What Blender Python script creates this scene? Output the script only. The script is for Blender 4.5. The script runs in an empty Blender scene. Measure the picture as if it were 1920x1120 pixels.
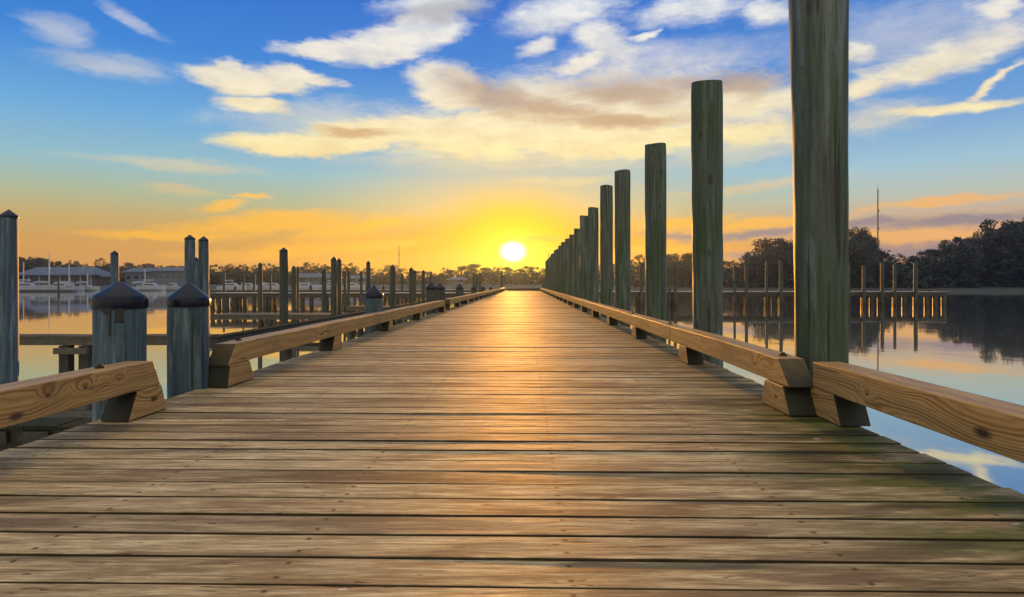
import bpy, bmesh, math, random
from mathutils import Vector, Matrix, noise
random.seed(7)
SC = bpy.context.scene
COL = SC.collection
R = math.radians

# ---- real-world frame: water surface z=0, camera 1.91 m above it, looking along +Y ----
F = 1240.0          # focal length in pixels of the 1920 px wide photograph
CX, CY = 985.0, 532.0
CZ = 1.91
DECK = 1.26

def X_(px, d): return (px - CX) / F * d
def Z_(py, d): return CZ - (py - CY) / F * d

ORD = ['first','second','third','fourth','fifth','sixth','seventh','eighth','ninth','tenth','eleventh','twelfth',
       'thirteenth','fourteenth','fifteenth','sixteenth','seventeenth','eighteenth','nineteenth']
def ordinal(i):
    if i < 19: return ORD[i]
    n = i + 1
    tens = {2:'twent',3:'thirt',4:'fort',5:'fift',6:'sixt',7:'sevent'}[n//10]
    return tens + 'ieth' if n % 10 == 0 else tens + 'y-' + ORD[n % 10 - 1]

def tag(o, label=None, cat=None, group=None, kind=None):
    if label: o['label'] = label
    if cat: o['category'] = cat
    if group: o['group'] = group
    if kind: o['kind'] = kind
    return o

def empty(name, loc=(0,0,0), rz=0):
    o = bpy.data.objects.new(name, None); COL.objects.link(o)
    o.location = loc; o.rotation_euler = (0,0,rz); o.empty_display_size = .2
    return o

class MB:
    def __init__(s): s.v=[]; s.f=[]; s.r=[]
    def add(s, vs, fs, r=0.0):
        b=len(s.v); s.v += [tuple(v) for v in vs]
        s.f += [tuple(b+i for i in f) for f in fs]; s.r += [r]*len(fs)
    def box(s, x0,x1,y0,y1,z0,z1, r=0.0):
        s.add([(x0,y0,z0),(x1,y0,z0),(x1,y1,z0),(x0,y1,z0),(x0,y0,z1),(x1,y0,z1),(x1,y1,z1),(x0,y1,z1)],
              [(0,3,2,1),(4,5,6,7),(0,1,5,4),(1,2,6,5),(2,3,7,6),(3,0,4,7)], r)
    def tube(s, pts, rads, n=8, r=0.0, cap=True):
        rings=[]; b0=len(s.v)
        for i,p in enumerate(pts):
            p=Vector(p)
            a=Vector(pts[max(i-1,0)]); c=Vector(pts[min(i+1,len(pts)-1)])
            t=(c-a).normalized()
            u=t.orthogonal().normalized() if abs(t.z)<.95 else Vector((1,0,0))
            u=(u-t*u.dot(t)).normalized(); w=t.cross(u)
            for k in range(n):
                an=2*math.pi*k/n
                s.v.append(tuple(p+(u*math.cos(an)+w*math.sin(an))*rads[i]))
        for i in range(len(pts)-1):
            for k in range(n):
                k2=(k+1)%n
                s.f.append((b0+i*n+k,b0+i*n+k2,b0+(i+1)*n+k2,b0+(i+1)*n+k)); s.r.append(r)
        if cap:
            s.f.append(tuple(b0+k for k in reversed(range(n)))); s.r.append(r)
            e=b0+(len(pts)-1)*n
            s.f.append(tuple(e+k for k in range(n))); s.r.append(r)
    def lathe(s, prof, n=16, c=(0,0), r=0.0):      # prof: (radius,z), closed at radius 0
        b0=len(s.v)
        for (ra,z) in prof:
            for k in range(n):
                an=2*math.pi*k/n; s.v.append((c[0]+ra*math.cos(an), c[1]+ra*math.sin(an), z))
        for i in range(len(prof)-1):
            for k in range(n):
                k2=(k+1)%n
                s.f.append((b0+i*n+k,b0+i*n+k2,b0+(i+1)*n+k2,b0+(i+1)*n+k)); s.r.append(r)
        s.f.append(tuple(b0+k for k in reversed(range(n)))); s.r.append(r)
        e=b0+(len(prof)-1)*n
        s.f.append(tuple(e+k for k in range(n))); s.r.append(r)
    def mesh(s, name, mat, smooth=False, bevel=0):
        me=bpy.data.meshes.new(name); me.from_pydata(s.v,[],s.f); me.validate()
        at=me.attributes.new('rnd','FLOAT','FACE')
        if len(at.data)==len(s.r): at.data.foreach_set('value', s.r)
        bm=bmesh.new(); bm.from_mesh(me); bmesh.ops.recalc_face_normals(bm, faces=bm.faces)
        if bevel: bmesh.ops.bevel(bm, geom=[e for e in bm.edges if e.is_manifold and e.calc_face_angle(0)>.5], offset=bevel, segments=2, affect='EDGES', profile=.5)
        bm.to_mesh(me); bm.free()
        me.materials.append(mat)
        if smooth:
            me.polygons.foreach_set('use_smooth',[True]*len(me.polygons))
            try: me.set_sharp_from_angle(angle=R(38))
            except Exception: pass
        return me
    def build(s, name, mat, parent=None, loc=(0,0,0), smooth=False, bevel=0):
        o=bpy.data.objects.new(name, s.mesh(name,mat,smooth,bevel)); COL.objects.link(o)
        o.location=loc
        if parent: o.parent=parent
        return o

def place(me, name, parent=None, loc=(0,0,0), scale=None, rot=None):
    o=bpy.data.objects.new(name, me); COL.objects.link(o); o.location=loc
    if scale: o.scale=scale
    if rot: o.rotation_euler=rot
    if parent: o.parent=parent
    return o

# ------------------------------------------------------------------ materials
def lin(c):
    f=lambda v: v/12.92 if v<=.04045 else ((v+.055)/1.055)**2.4
    return tuple(f(x/255) for x in c)+(1,)

class N:
    """tiny node-tree writer"""
    def __init__(s, tree): s.t=tree; s.n=tree.nodes; s.l=tree.links
    def put(s, sock, val):
        if hasattr(val,'links') or hasattr(val,'is_linked'): s.l.new(val, sock)
        elif val is not None: sock.default_value=val
    def node(s, typ, ins=None, **kw):
        nd=s.n.new(typ)
        for k,v in kw.items(): setattr(nd,k,v)
        for k,v in (ins or {}).items(): s.put(nd.inputs[k], v)
        return nd
    def math(s, op, a, b=None, c=None, clamp=False):
        nd=s.n.new('ShaderNodeMath'); nd.operation=op; nd.use_clamp=clamp
        s.put(nd.inputs[0],a)
        if b is not None: s.put(nd.inputs[1],b)
        if c is not None: s.put(nd.inputs[2],c)
        return nd.outputs[0]
    def vmath(s, op, a, b=None, out=0):
        nd=s.n.new('ShaderNodeVectorMath'); nd.operation=op
        s.put(nd.inputs[0],a)
        if b is not None: s.put(nd.inputs[1],b)
        return nd.outputs[out]
    def mrange(s, v, a, b, c=0., d=1., smooth=True):
        nd=s.n.new('ShaderNodeMapRange'); nd.interpolation_type='SMOOTHSTEP' if smooth else 'LINEAR'; nd.clamp=True
        s.put(nd.inputs[0],v)
        for i,x in enumerate((a,b,c,d)): s.put(nd.inputs[i+1],x)
        return nd.outputs[0]
    def mix(s, f, a, b, mode='MIX'):
        nd=s.n.new('ShaderNodeMix'); nd.data_type='RGBA'; nd.blend_type=mode; nd.clamp_factor=True
        s.put(nd.inputs[0],f); s.put(nd.inputs[6],a); s.put(nd.inputs[7],b)
        return nd.outputs[2]
    def ramp(s, v, stops, interp='LINEAR'):
        nd=s.n.new('ShaderNodeValToRGB'); cr=nd.color_ramp; cr.interpolation=interp
        while len(cr.elements)<len(stops): cr.elements.new(.5)
        for e,(p,c) in zip(cr.elements,stops): e.position=p; e.color=c
        s.put(nd.inputs[0],v); return nd.outputs[0]
    def noise(s, vec, scale=5, detail=4, rough=.55, dist=0., out=0):
        nd=s.n.new('ShaderNodeTexNoise'); s.put(nd.inputs['Vector'],vec)
        nd.inputs['Scale'].default_value=scale; nd.inputs['Detail'].default_value=detail
        nd.inputs['Roughness'].default_value=rough; nd.inputs['Distortion'].default_value=dist
        return nd.outputs[out]
    def map(s, vec, loc=(0,0,0), rot=(0,0,0), scale=(1,1,1), typ='POINT'):
        nd=s.n.new('ShaderNodeMapping'); nd.vector_type=typ; s.put(nd.inputs[0],vec)
        nd.inputs[1].default_value=loc; nd.inputs[2].default_value=rot; nd.inputs[3].default_value=scale
        return nd.outputs[0]

def newmat(name):
    m=bpy.data.materials.new(name); m.use_nodes=True
    m.node_tree.nodes.clear(); g=N(m.node_tree)
    b=g.node('ShaderNodeBsdfPrincipled'); o=g.node('ShaderNodeOutputMaterial')
    g.l.new(b.outputs[0], o.inputs[0]); return m,g,b

def simple(name, col, rough=.6, var=.25, scale=3., metal=0., spec=.5, bump=0.):
    m,g,b=newmat(name)
    co=g.node('ShaderNodeTexCoord').outputs['Object']
    n=g.noise(co,scale,5)
    f=g.mrange(n,.3,.7,1-var,1+var,False)
    c=g.vmath('SCALE',col[:3]); c.node.inputs[3].default_value=1; g.l.new(f,c.node.inputs[3])
    g.l.new(c,b.inputs['Base Color']); b.inputs['Roughness'].default_value=rough
    b.inputs['Metallic'].default_value=metal; b.inputs['Specular IOR Level'].default_value=spec
    if bump:
        bp=g.node('ShaderNodeBump',{'Height':n,'Strength':bump}); g.l.new(bp.outputs[0],b.inputs['Normal'])
    return m

def mat_deck():
    m,g,b=newmat('weathered_boards')
    co=g.node('ShaderNodeTexCoord').outputs['Object']
    rn=g.node('ShaderNodeAttribute',attribute_name='rnd').outputs['Fac']
    off=g.node('ShaderNodeCombineXYZ',{0:g.math('MULTIPLY',rn,37.),1:g.math('MULTIPLY',rn,0.),2:g.math('MULTIPLY',rn,71.)}).outputs[0]
    p=g.vmath('ADD',co,off)
    # wavy warp so grain lines wander
    w=g.noise(g.map(p,scale=(1.1,5,1)),1.,3,.5)
    wv=g.node('ShaderNodeCombineXYZ',{0:0.,1:g.math('MULTIPLY',w,.05),2:0.}).outputs[0]
    pw=g.vmath('ADD',p,wv)
    fine=g.noise(g.map(pw,scale=(5.5,64,1)),1.,7,.74)
    mid=g.noise(g.map(pw,scale=(2.6,27,1)),1.,7,.74)
    broad=g.noise(g.map(p,scale=(1.3,7.5,1)),1.,6,.62)
    c=g.ramp(fine,[(.33,(.10,.068,.035,1)),(.5,(.36,.27,.145,1)),(.66,(.62,.50,.30,1))])
    c=g.mix(g.mrange(mid,.46,.60,0,.72),c,(.165,.115,.058,1))
    c=g.mix(g.mrange(broad,.50,.62,0,.78),c,(.095,.064,.036,1))
    c=g.mix(g.mrange(broad,.44,.26,0,.5),c,(.50,.42,.28,1))
    tone=g.mrange(g.math('FRACT',g.math('MULTIPLY',rn,7.31)),0,1,.74,1.42,False)
    sc=g.vmath('SCALE',c); g.l.new(tone,sc.node.inputs[3]); c=sc
    # greyish boards vs. browner boards
    c=g.mix(g.mrange(g.math('FRACT',g.math('MULTIPLY',rn,3.77)),.45,1,0,.38),c,g.mix(.5,c,(.27,.26,.19,1)))
    # knots: sparse dark ovals lying along the grain
    vo=g.node('ShaderNodeTexVoronoi',{'Vector':g.map(pw,scale=(1.7,7.5,1)),'Scale':1.,'Randomness':1.})
    sel=g.math('GREATER_THAN',g.node('ShaderNodeSeparateColor',{0:vo.outputs['Color']}).outputs[0],.50)
    kd=g.math('ADD',vo.outputs['Distance'],g.math('MULTIPLY',fine,.03))
    kn=g.math('MULTIPLY',g.mrange(kd,.105,.045),sel)
    halo=g.math('MULTIPLY',g.mrange(kd,.30,.08,0,.45),sel)
    c=g.mix(halo,c,(.17,.10,.055,1)); c=g.mix(g.math('MULTIPLY',kn,.85),c,(.035,.022,.015,1))
    # small dark nicks and checks
    nk=g.noise(g.map(p,scale=(14,60,1)),1.,3,.5)
    c=g.mix(g.mrange(nk,.66,.72,0,.85),c,(.04,.028,.02,1))
    s1=g.node('ShaderNodeSeparateXYZ',{0:co}); dxn=None
    for xs in (-1.86,-1.2,-.55,.1,.75,1.32):
        q_=g.math('ABSOLUTE',g.math('SUBTRACT',s1.outputs[0],xs)); dxn=q_ if dxn is None else g.math('MINIMUM',dxn,q_)
    yl=g.math('FRACT',g.math('DIVIDE',g.math('ADD',g.math('ADD',s1.outputs[1],2.2),g.math('MULTIPLY',g.math('ADD',s1.outputs[0],.25),math.tan(R(1.25)))),.145))
    dyn=g.math('MULTIPLY',g.math('MINIMUM',g.math('ABSOLUTE',g.math('SUBTRACT',yl,.20)),g.math('ABSOLUTE',g.math('SUBTRACT',yl,.72))),.145)
    nd_=g.math('SQRT',g.math('ADD',g.math('MULTIPLY',dxn,dxn),g.math('MULTIPLY',dyn,dyn)))
    c=g.mix(g.mrange(nd_,.016,.004,0,.35),c,(.07,.035,.018,1)); c=g.mix(g.mrange(nd_,.0065,.005,0,.9),c,(.03,.018,.012,1))
    # slanting brown stains
    st=g.noise(g.map(co,rot=(0,0,R(14)),scale=(1.0,3.8,1)),1.,4,.5,1.0)
    c=g.mix(g.mrange(st,.56,.70,0,.50),c,(.11,.068,.04,1))
    # green algae in the damp strip beside the right kerb, stronger round the first tall pile
    sx=g.node('ShaderNodeSeparateXYZ',{0:co})
    x,y=sx.outputs[0],sx.outputs[1]
    edge=g.mrange(x,.65,1.15,0,1); edge=g.math('MULTIPLY',edge,g.mrange(x,1.60,1.42,.3,1))
    near=g.mrange(g.math('ABSOLUTE',g.math('SUBTRACT',y,2.6)),1.6,.6,.40,1.)
    an=g.noise(g.map(co,scale=(1.7,5.2,1)),1.,5,.65)
    al=g.math('MULTIPLY',g.math('MULTIPLY',edge,near),g.mrange(an,.38,.56))
    c=g.mix(g.math('MULTIPLY',al,.88),c,(.050,.080,.008,1))
    dk=g.noise(g.map(co,loc=(3,1,0),scale=(1.2,6,1)),1.,4,.6)
    al2=g.math('MULTIPLY',g.math('MULTIPLY',edge,near),g.mrange(dk,.47,.60))
    c=g.mix(g.math('MULTIPLY',al2,.85),c,(.020,.022,.012,1))
    wsp=g.noise(g.map(co,loc=(2,9,0),scale=(7,16,1)),1.,1,.5); c=g.mix(g.mrange(wsp,.795,.81,0,.8),c,(.62,.58,.50,1))
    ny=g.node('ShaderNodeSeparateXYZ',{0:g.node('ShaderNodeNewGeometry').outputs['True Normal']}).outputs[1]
    c=g.mix(g.mrange(g.math('ABSOLUTE',ny),.60,.90,0,.9),c,(.025,.02,.013,1))  # board sides painted dark so the gaps between boards look shaded
    g.l.new(c,b.inputs['Base Color'])
    g.l.new(g.mrange(mid,.3,.7,.60,.80,False),b.inputs['Roughness'])
    b.inputs['Specular IOR Level'].default_value=.36; b.inputs['Specular Tint'].default_value=(1.,.66,.34,1)
    h=g.math('ADD',g.math('MULTIPLY',fine,.6),g.math('MULTIPLY',mid,.7))
    h=g.math('SUBTRACT',h,g.math('MULTIPLY',kn,.3))
    bp=g.node('ShaderNodeBump',{'Height':h,'Strength':.55,'Distance':.004}); g.l.new(bp.outputs[0],b.inputs['Normal'])
    return m

def mat_pine(name='kerb_timber', warm=1.0, dark=0.0):
    """sawn pine with cathedral growth rings and knots; grain along local Y"""
    m,g,b=newmat(name)
    co=g.node('ShaderNodeTexCoord').outputs['Object']
    rn=g.node('ShaderNodeAttribute',attribute_name='rnd').outputs['Fac']
    off=g.node('ShaderNodeCombineXYZ',{0:0.,1:g.math('MULTIPLY',rn,23.),2:g.math('MULTIPLY',rn,.6)}).outputs[0]
    p=g.vmath('ADD',co,off)
    # knots deflect the rings
    ky=g.map(p,scale=(1,1.55,6.3))
    vo=g.node('ShaderNodeTexVoronoi',{'Vector':ky,'Scale':1.,'Randomness':.9})
    sel=g.math('GREATER_THAN',g.node('ShaderNodeSeparateColor',{0:vo.outputs['Color']}).outputs[1],.70)
    kd=g.math('ADD',vo.outputs['Distance'],g.math('MULTIPLY',g.math('SUBTRACT',1.,sel),9.))
    KN=[(1,2.055,1.446,1.35),(-1,2.41,1.426,1.15),(-1,2.57,1.475,.55),(-1,2.79,1.47,.5),(-1,3.02,1.475,.4),(-1,2.30,1.47,.4),(-1,3.30,1.335,1.0),(1,3.75,1.46,.6),(1,4.35,1.45,.5),(1,2.75,1.45,.4),(1,3.40,1.33,.7)]
    s0=g.node('ShaderNodeSeparateXYZ',{0:co})
    for (sg,ky_,kz_,kr) in KN:
        v_=g.node('ShaderNodeCombineXYZ',{0:g.mrange(g.math('MULTIPLY',s0.outputs[0],sg),.1,0,0,9,False),1:g.math('MULTIPLY',g.math('SUBTRACT',s0.outputs[1],ky_),2.2/kr),2:g.math('MULTIPLY',g.math('SUBTRACT',s0.outputs[2],kz_-DECK),5.4/kr)}).outputs[0]
        kd=g.math('MINIMUM',kd,g.math('ADD',g.vmath('LENGTH',v_,out=1),g.math('MULTIPLY',g.math('SUBTRACT',1.,sel),0.)))
    sel=1.
    push=g.math('MULTIPLY',g.mrange(kd,.60,.0,0,1),.05)
    n1=g.noise(g.map(p,scale=(2.0,1.1,3.5)),1.,3,.5)
    sx=g.node('ShaderNodeSeparateXYZ',{0:p})
    rad=g.math('ADD',g.math('ADD',g.math('MULTIPLY',sx.outputs[2],1.),g.math('MULTIPLY',sx.outputs[0],.75)),
               g.math('ADD',g.math('MULTIPLY',n1,.17),push))
    rings=g.math('SINE',g.math('MULTIPLY',rad,430.))
    rings2=g.math('SINE',g.math('MULTIPLY',rad,97.))
    r=g.math('ADD',g.math('MULTIPLY',rings,.32),g.math('MULTIPLY',rings2,.18))
    r=g.math('ADD',r,.5)
    fib=g.noise(g.map(p,scale=(40,2.5,90)),1.,4,.6)
    c=g.ramp(r,[(.0,(.50*warm,.31,.115,1)),(.55,(.41*warm,.235,.075,1)),(1.,(.18*warm,.088,.025,1))])
    c=g.mix(g.mrange(fib,.45,.75,0,.45),c,(.24,.14,.06,1))
    kn=g.math('MULTIPLY',g.mrange(g.math('ADD',kd,g.math('MULTIPLY',fib,.03)),.11,.06),sel)
    c=g.mix(g.math('MULTIPLY',kn,.85),c,(.085,.035,.014,1))
    core=g.math('MULTIPLY',g.mrange(kd,.045,.03),sel); c=g.mix(core,c,(.03,.015,.008,1))
    bl=g.noise(p,1.6,4,.6)
    c=g.mix(g.mrange(bl,.45,.72,0,.5),c,(.20,.125,.062,1))
    c=g.mix(g.mrange(bl,.45,.25,0,.3),c,(.33,.24,.12,1))
    # drying checks
    ck=g.noise(g.map(p,scale=(30,3.2,42)),1.,2,.5,.4); c=g.mix(g.mrange(ck,.69,.73,0,.8),c,(.06,.032,.016,1))
    # shade painted green-black on end faces towards the camera, deepest near the deck
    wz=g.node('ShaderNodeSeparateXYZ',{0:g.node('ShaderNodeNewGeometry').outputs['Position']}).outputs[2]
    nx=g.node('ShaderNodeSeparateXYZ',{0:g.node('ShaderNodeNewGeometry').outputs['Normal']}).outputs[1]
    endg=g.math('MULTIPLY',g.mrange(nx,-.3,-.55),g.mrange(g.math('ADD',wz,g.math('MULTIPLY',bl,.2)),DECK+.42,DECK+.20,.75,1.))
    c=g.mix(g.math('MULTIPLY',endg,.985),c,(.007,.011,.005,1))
    if dark: c=g.mix(dark,c,(.05,.045,.035,1))
    g.l.new(c,b.inputs['Base Color']); b.inputs['Roughness'].default_value=.52; b.inputs['Specular IOR Level'].default_value=.35
    bp=g.node('ShaderNodeBump',{'Height':g.math('ADD',fib,g.math('MULTIPLY',r,.4)),'Strength':.35,'Distance':.003}); g.l.new(bp.outputs[0],b.inputs['Normal'])
    return m

def mat_pile(name, base, green, gamt, hi, streak=1.0):
    m,g,b=newmat(name)
    co=g.node('ShaderNodeTexCoord').outputs['Object']
    oi=g.node('ShaderNodeObjectInfo').outputs['Random']
    off=g.node('ShaderNodeCombineXYZ',{0:g.math('MULTIPLY',oi,13.),1:g.math('MULTIPLY',oi,31.),2:g.math('MULTIPLY',oi,17.)}).outputs[0]
    p=g.vmath('ADD',co,off)
    grain=g.noise(g.map(p,scale=(26,26,1.4)),1.,6,.65,.3)
    patch=g.noise(g.map(p,scale=(5.5,5.5,.7)),1.,4,.6,.5)
    pale=g.noise(g.map(p,scale=(11,11,.9)),1.,5,.65,.6)
    cx=g.noise(g.map(p,scale=(16,16,2.2)),1.,3,.5,2.4)
    c=g.mix(g.mrange(grain,.25,.75,0,1,False),tuple(x*.30 for x in base[:3])+(1,),tuple(min(1,x*2.0) for x in base[:3])+(1,))
    c=g.mix(g.math('MULTIPLY',g.mrange(patch,.40,.60),gamt),c,green)
    c=g.mix(g.mrange(pale,.52,.68,0,.75),c,hi)
    c=g.mix(g.mrange(g.math('ABSOLUTE',g.math('SUBTRACT',cx,.5)),.022,.0,0,.5),c,tuple(x*.3 for x in base[:3])+(1,))
    vo=g.node('ShaderNodeTexVoronoi',{'Vector':g.map(p,scale=(4,4,1.6)),'Scale':1.})
    c=g.mix(g.mrange(vo.outputs['Distance'],.10,.05,0,.8),c,(.02,.016,.012,1))
    ck=g.noise(g.map(p,loc=(5,5,5),scale=(38,38,.8)),1.,2,.5); c=g.mix(g.mrange(ck,.61,.66,0,.85),c,(.012,.011,.010,1))
    wz=g.node('ShaderNodeSeparateXYZ',{0:g.node('ShaderNodeNewGeometry').outputs['Position']}).outputs[2]
    c=g.mix(g.mrange(g.math('ADD',wz,g.math('MULTIPLY',patch,.3)),.62,.42,0,.9),c,(.010,.012,.008,1))
    g.l.new(c,b.inputs['Base Color']); b.inputs['Roughness'].default_value=.62; b.inputs['Specular IOR Level'].default_value=.4
    bp=g.node('ShaderNodeBump',{'Height':g.math('ADD',grain,g.math('MULTIPLY',patch,.5)),'Strength':.6,'Distance':.006}); g.l.new(bp.outputs[0],b.inputs['Normal'])
    return m

def mat_leaf(name, c1, c2):
    m,g,b=newmat(name)
    rn=g.node('ShaderNodeAttribute',attribute_name='rnd').outputs['Fac']
    oi=g.node('ShaderNodeObjectInfo').outputs['Random']
    c=g.mix(rn,c1,c2); c=g.mix(g.math('MULTIPLY',oi,.4),c,(.022,.032,.024,1))
    g.l.new(c,b.inputs['Base Color']); b.inputs['Roughness'].default_value=.75; b.inputs['Specular IOR Level'].default_value=.2
    return m

def mat_water():
    m,g,b=newmat('calm_water')
    co=g.node('ShaderNodeTexCoord').outputs['Object']
    n1=g.noise(g.map(co,scale=(.9,.55,1)),1.,3,.5)
    n2=g.noise(g.map(co,scale=(.16,.07,1)),1.,2,.5)
    h=g.math('ADD',g.math('MULTIPLY',n1,.35),g.math('MULTIPLY',n2,1.4))
    b.inputs['Base Color'].default_value=(.54,.55,.51,1); b.inputs['Metallic'].default_value=.9
    b.inputs['Roughness'].default_value=.035
    b.inputs['IOR'].default_value=2.0
    b.inputs['Specular IOR Level'].default_value=.5
    bp=g.node('ShaderNodeBump',{'Height':h,'Strength':.22,'Distance':.035}); g.l.new(bp.outputs[0],b.inputs['Normal'])
    return m

M={}
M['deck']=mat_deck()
M['pine']=mat_pine()
M['pine_dark']=mat_pine('weathered_timber',.8,.68)
M['pile_r']=mat_pile('mossy_pile_wood',(.056,.074,.060),(.022,.058,.012,1),.72,(.14,.175,.185,1))
M['pile_l']=mat_pile('grey_blue_pile_wood',(.042,.078,.115),(.016,.042,.036,1),.45,(.17,.225,.25,1))
M['pile_far']=mat_pile('dark_pile_wood',(.034,.040,.034),(.02,.035,.015,1),.4,(.055,.065,.062,1))
M['wetpile']=mat_pile('wet_pile_wood',(.035,.028,.022),(.02,.024,.014,1),.4,(.05,.04,.03,1))
for nd in M['wetpile'].node_tree.nodes:
    if nd.type=='BSDF_PRINCIPLED': nd.inputs['Roughness'].default_value=.33
M['cap']=simple('dark_blue_cap_plastic',(.002,.005,.020),.30,.2,8,spec=.3)
M['dock']=simple('grey_dock_timber',(.07,.062,.045),.6,.35,4,bump=.3)
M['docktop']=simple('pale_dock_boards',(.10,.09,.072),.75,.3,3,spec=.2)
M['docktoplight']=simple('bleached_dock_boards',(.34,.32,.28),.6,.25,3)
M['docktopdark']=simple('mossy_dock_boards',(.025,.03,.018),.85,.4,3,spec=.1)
M['dark']=simple('dark_under_timber',(.03,.027,.022),.7,.4,4)
M['iron']=simple('rusty_bolt_iron',(.06,.035,.02),.5,.3,30,.8)
M['bark']=simple('tree_bark',(.06,.05,.04),.9,.3,2)
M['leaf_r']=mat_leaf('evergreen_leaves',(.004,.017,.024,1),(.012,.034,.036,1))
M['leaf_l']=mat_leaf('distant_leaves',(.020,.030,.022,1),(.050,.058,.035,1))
M['marsh']=simple('marsh_bank',(.035,.042,.036),.9,.35,.15)
M['boatwhite']=simple('white_boat_gelcoat',(.28,.31,.38),.3,.05,1)
M['boatgrey']=simple('grey_canvas',(.28,.32,.40),.7,.15,1)
M['glass']=simple('dark_window_glass',(.02,.025,.035),.12,.1,1)
M['mast']=simple('aluminium_mast',(.40,.42,.45),.6,.05,1,.0)
M['roofgrey']=simple('pale_grey_roof',(.075,.10,.15),.6,.12,.6)
M['wallpale']=simple('pale_building_wall',(.10,.13,.18),.8,.1,.5)
M['walldark']=simple('dark_wood_wall',(.10,.10,.10),.8,.2,.5)  # dark grey wall colour
M['steel']=simple('red_brown_steel',(.12,.06,.05),.5,.1,1,.5)
M['water']=mat_water()
M['tar']=simple('black_tar',(.012,.012,.014),.5,.2,20)

# ------------------------------------------------------------------ setting
w=MB(); w.add([(-720,-120,0),(720,-120,0),(720,700,0),(-720,700,0)],[(0,1,2,3)])
tag(w.build('water',M['water']),kind='structure')

def shore_d(px):            # distance of the far waterline for a photo column
    pts=[(-3000,170),(0,182),(400,195),(700,225),(985,240),(1150,215),(1300,175),(1500,150),(1920,143),(6000,120)]
    for (a,da),(b_,db) in zip(pts,pts[1:]):
        if a<=px<=b_: t=(px-a)/(b_-a); return da+(db-da)*t
    return 150
land=MB(); cols=[-2600,-1800,-1200,-800,-400,-200]+list(range(0,1921,40))+[2100,2400,2800,3400,4200]
prof=[(-14,-1.2),(0,0.0),(8,.35),(26,1.35),(60,1.6),(430,2.2)]
vs=[];fs=[]
for i,px in enumerate(cols):
    d0=shore_d(px)+2.5*noise.noise(Vector((px*.011,0,0)))
    for (dd,z) in prof:
        d=min(d0+dd,690)
        vs.append((X_(px,d),d,z+(.25*noise.noise(Vector((px*.03,dd*.1,3))) if dd>0 else 0)))
m_=len(prof)
for i in range(len(cols)-1):
    for k in range(m_-1):
        fs.append((i*m_+k,(i+1)*m_+k,(i+1)*m_+k+1,i*m_+k+1))
vs=[(max(-715,min(715,x)),y,z) for x,y,z in vs]
land.add(vs,fs); tag(land.build('river_bank',M['marsh'],smooth=True),kind='structure')

# ------------------------------------------------------------------ the pier
pier=empty('timber_pier',(0,0,DECK))
tag(pier,'long straight timber pier with weathered cross boards running out to the sunrise','pier')
XL,XR=-2.03,1.53
bd=MB(); y=-2.2; PITCH=.145; rr=random.Random(3); skew=math.tan(R(1.25))
while y<61.5:
    wd=PITCH-(.0095+rr.random()**2*.011); xl=XL+rr.uniform(-.010,.012); xr=XR+rr.uniform(-.012,.012)
    rn=rr.random(); dz=rr.uniform(-.0018,.0018); tilt=rr.uniform(-.0004,.0004)
    nst=11 if y<16 else 3; e=.0025
    prof_=[(0,-.038),(0,-e),(e*.35,-e*.3),(e,0),(wd-e,0),(wd-e*.35,-e*.3),(wd,-e),(wd,-.038)]
    V=[]; 
    ph=rr.uniform(0,100)
    for i in range(nst):
        x=xl+(xr-xl)*i/(nst-1)
        wob=.0030*noise.noise(Vector((x*1.3,ph,0))); wz=.0025*noise.noise(Vector((x*.9,ph,5)))
        for (a,z) in prof_:
            edge_j=wob if a<wd*.5 else wob*.4
            V.append((x, y+a+edge_j-skew*(x+.25), z+dz+wz+tilt*(a/wd-.5)*4))
    n_=len(prof_); Fs=[]
    for i in range(nst-1):
        for k in range(n_-1): Fs.append((i*n_+k,(i+1)*n_+k,(i+1)*n_+k+1,i*n_+k+1))
        Fs.append((i*n_+n_-1,(i+1)*n_+n_-1,(i+1)*n_,i*n_))
    Fs.append(tuple(range(n_))); Fs.append(tuple((nst-1)*n_+k for k in reversed(range(n_))))
    bd.add(V,Fs,rn); y+=PITCH
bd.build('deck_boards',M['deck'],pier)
for xs in (-1.86,-1.2,-.55,.1,.75,1.32):
    s=MB(); s.box(xs-.04,xs+.04,-2.2,61.4,-.29,-.042); s.build('stringer',M['dark'],pier)
for yy in [1.0+2.5*k for k in range(0,25)]:
    s=MB(); s.box(-1.95,1.45,yy-.09,yy+.09,-.50,-.294); s.build('cross_beam',M['dark'],pier)
    for xs in (-1.55,1.05):
        s=MB(); s.tube([(xs,yy,-2.4),(xs,yy,-.502)],[.12,.12],12); s.build('support_pile',M['wetpile'],pier)
s=MB(); s.box(-1.70,1.36,61.15,61.33,.006,.22); s.build('end_kerb',M['pine_dark'],pier)
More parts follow.
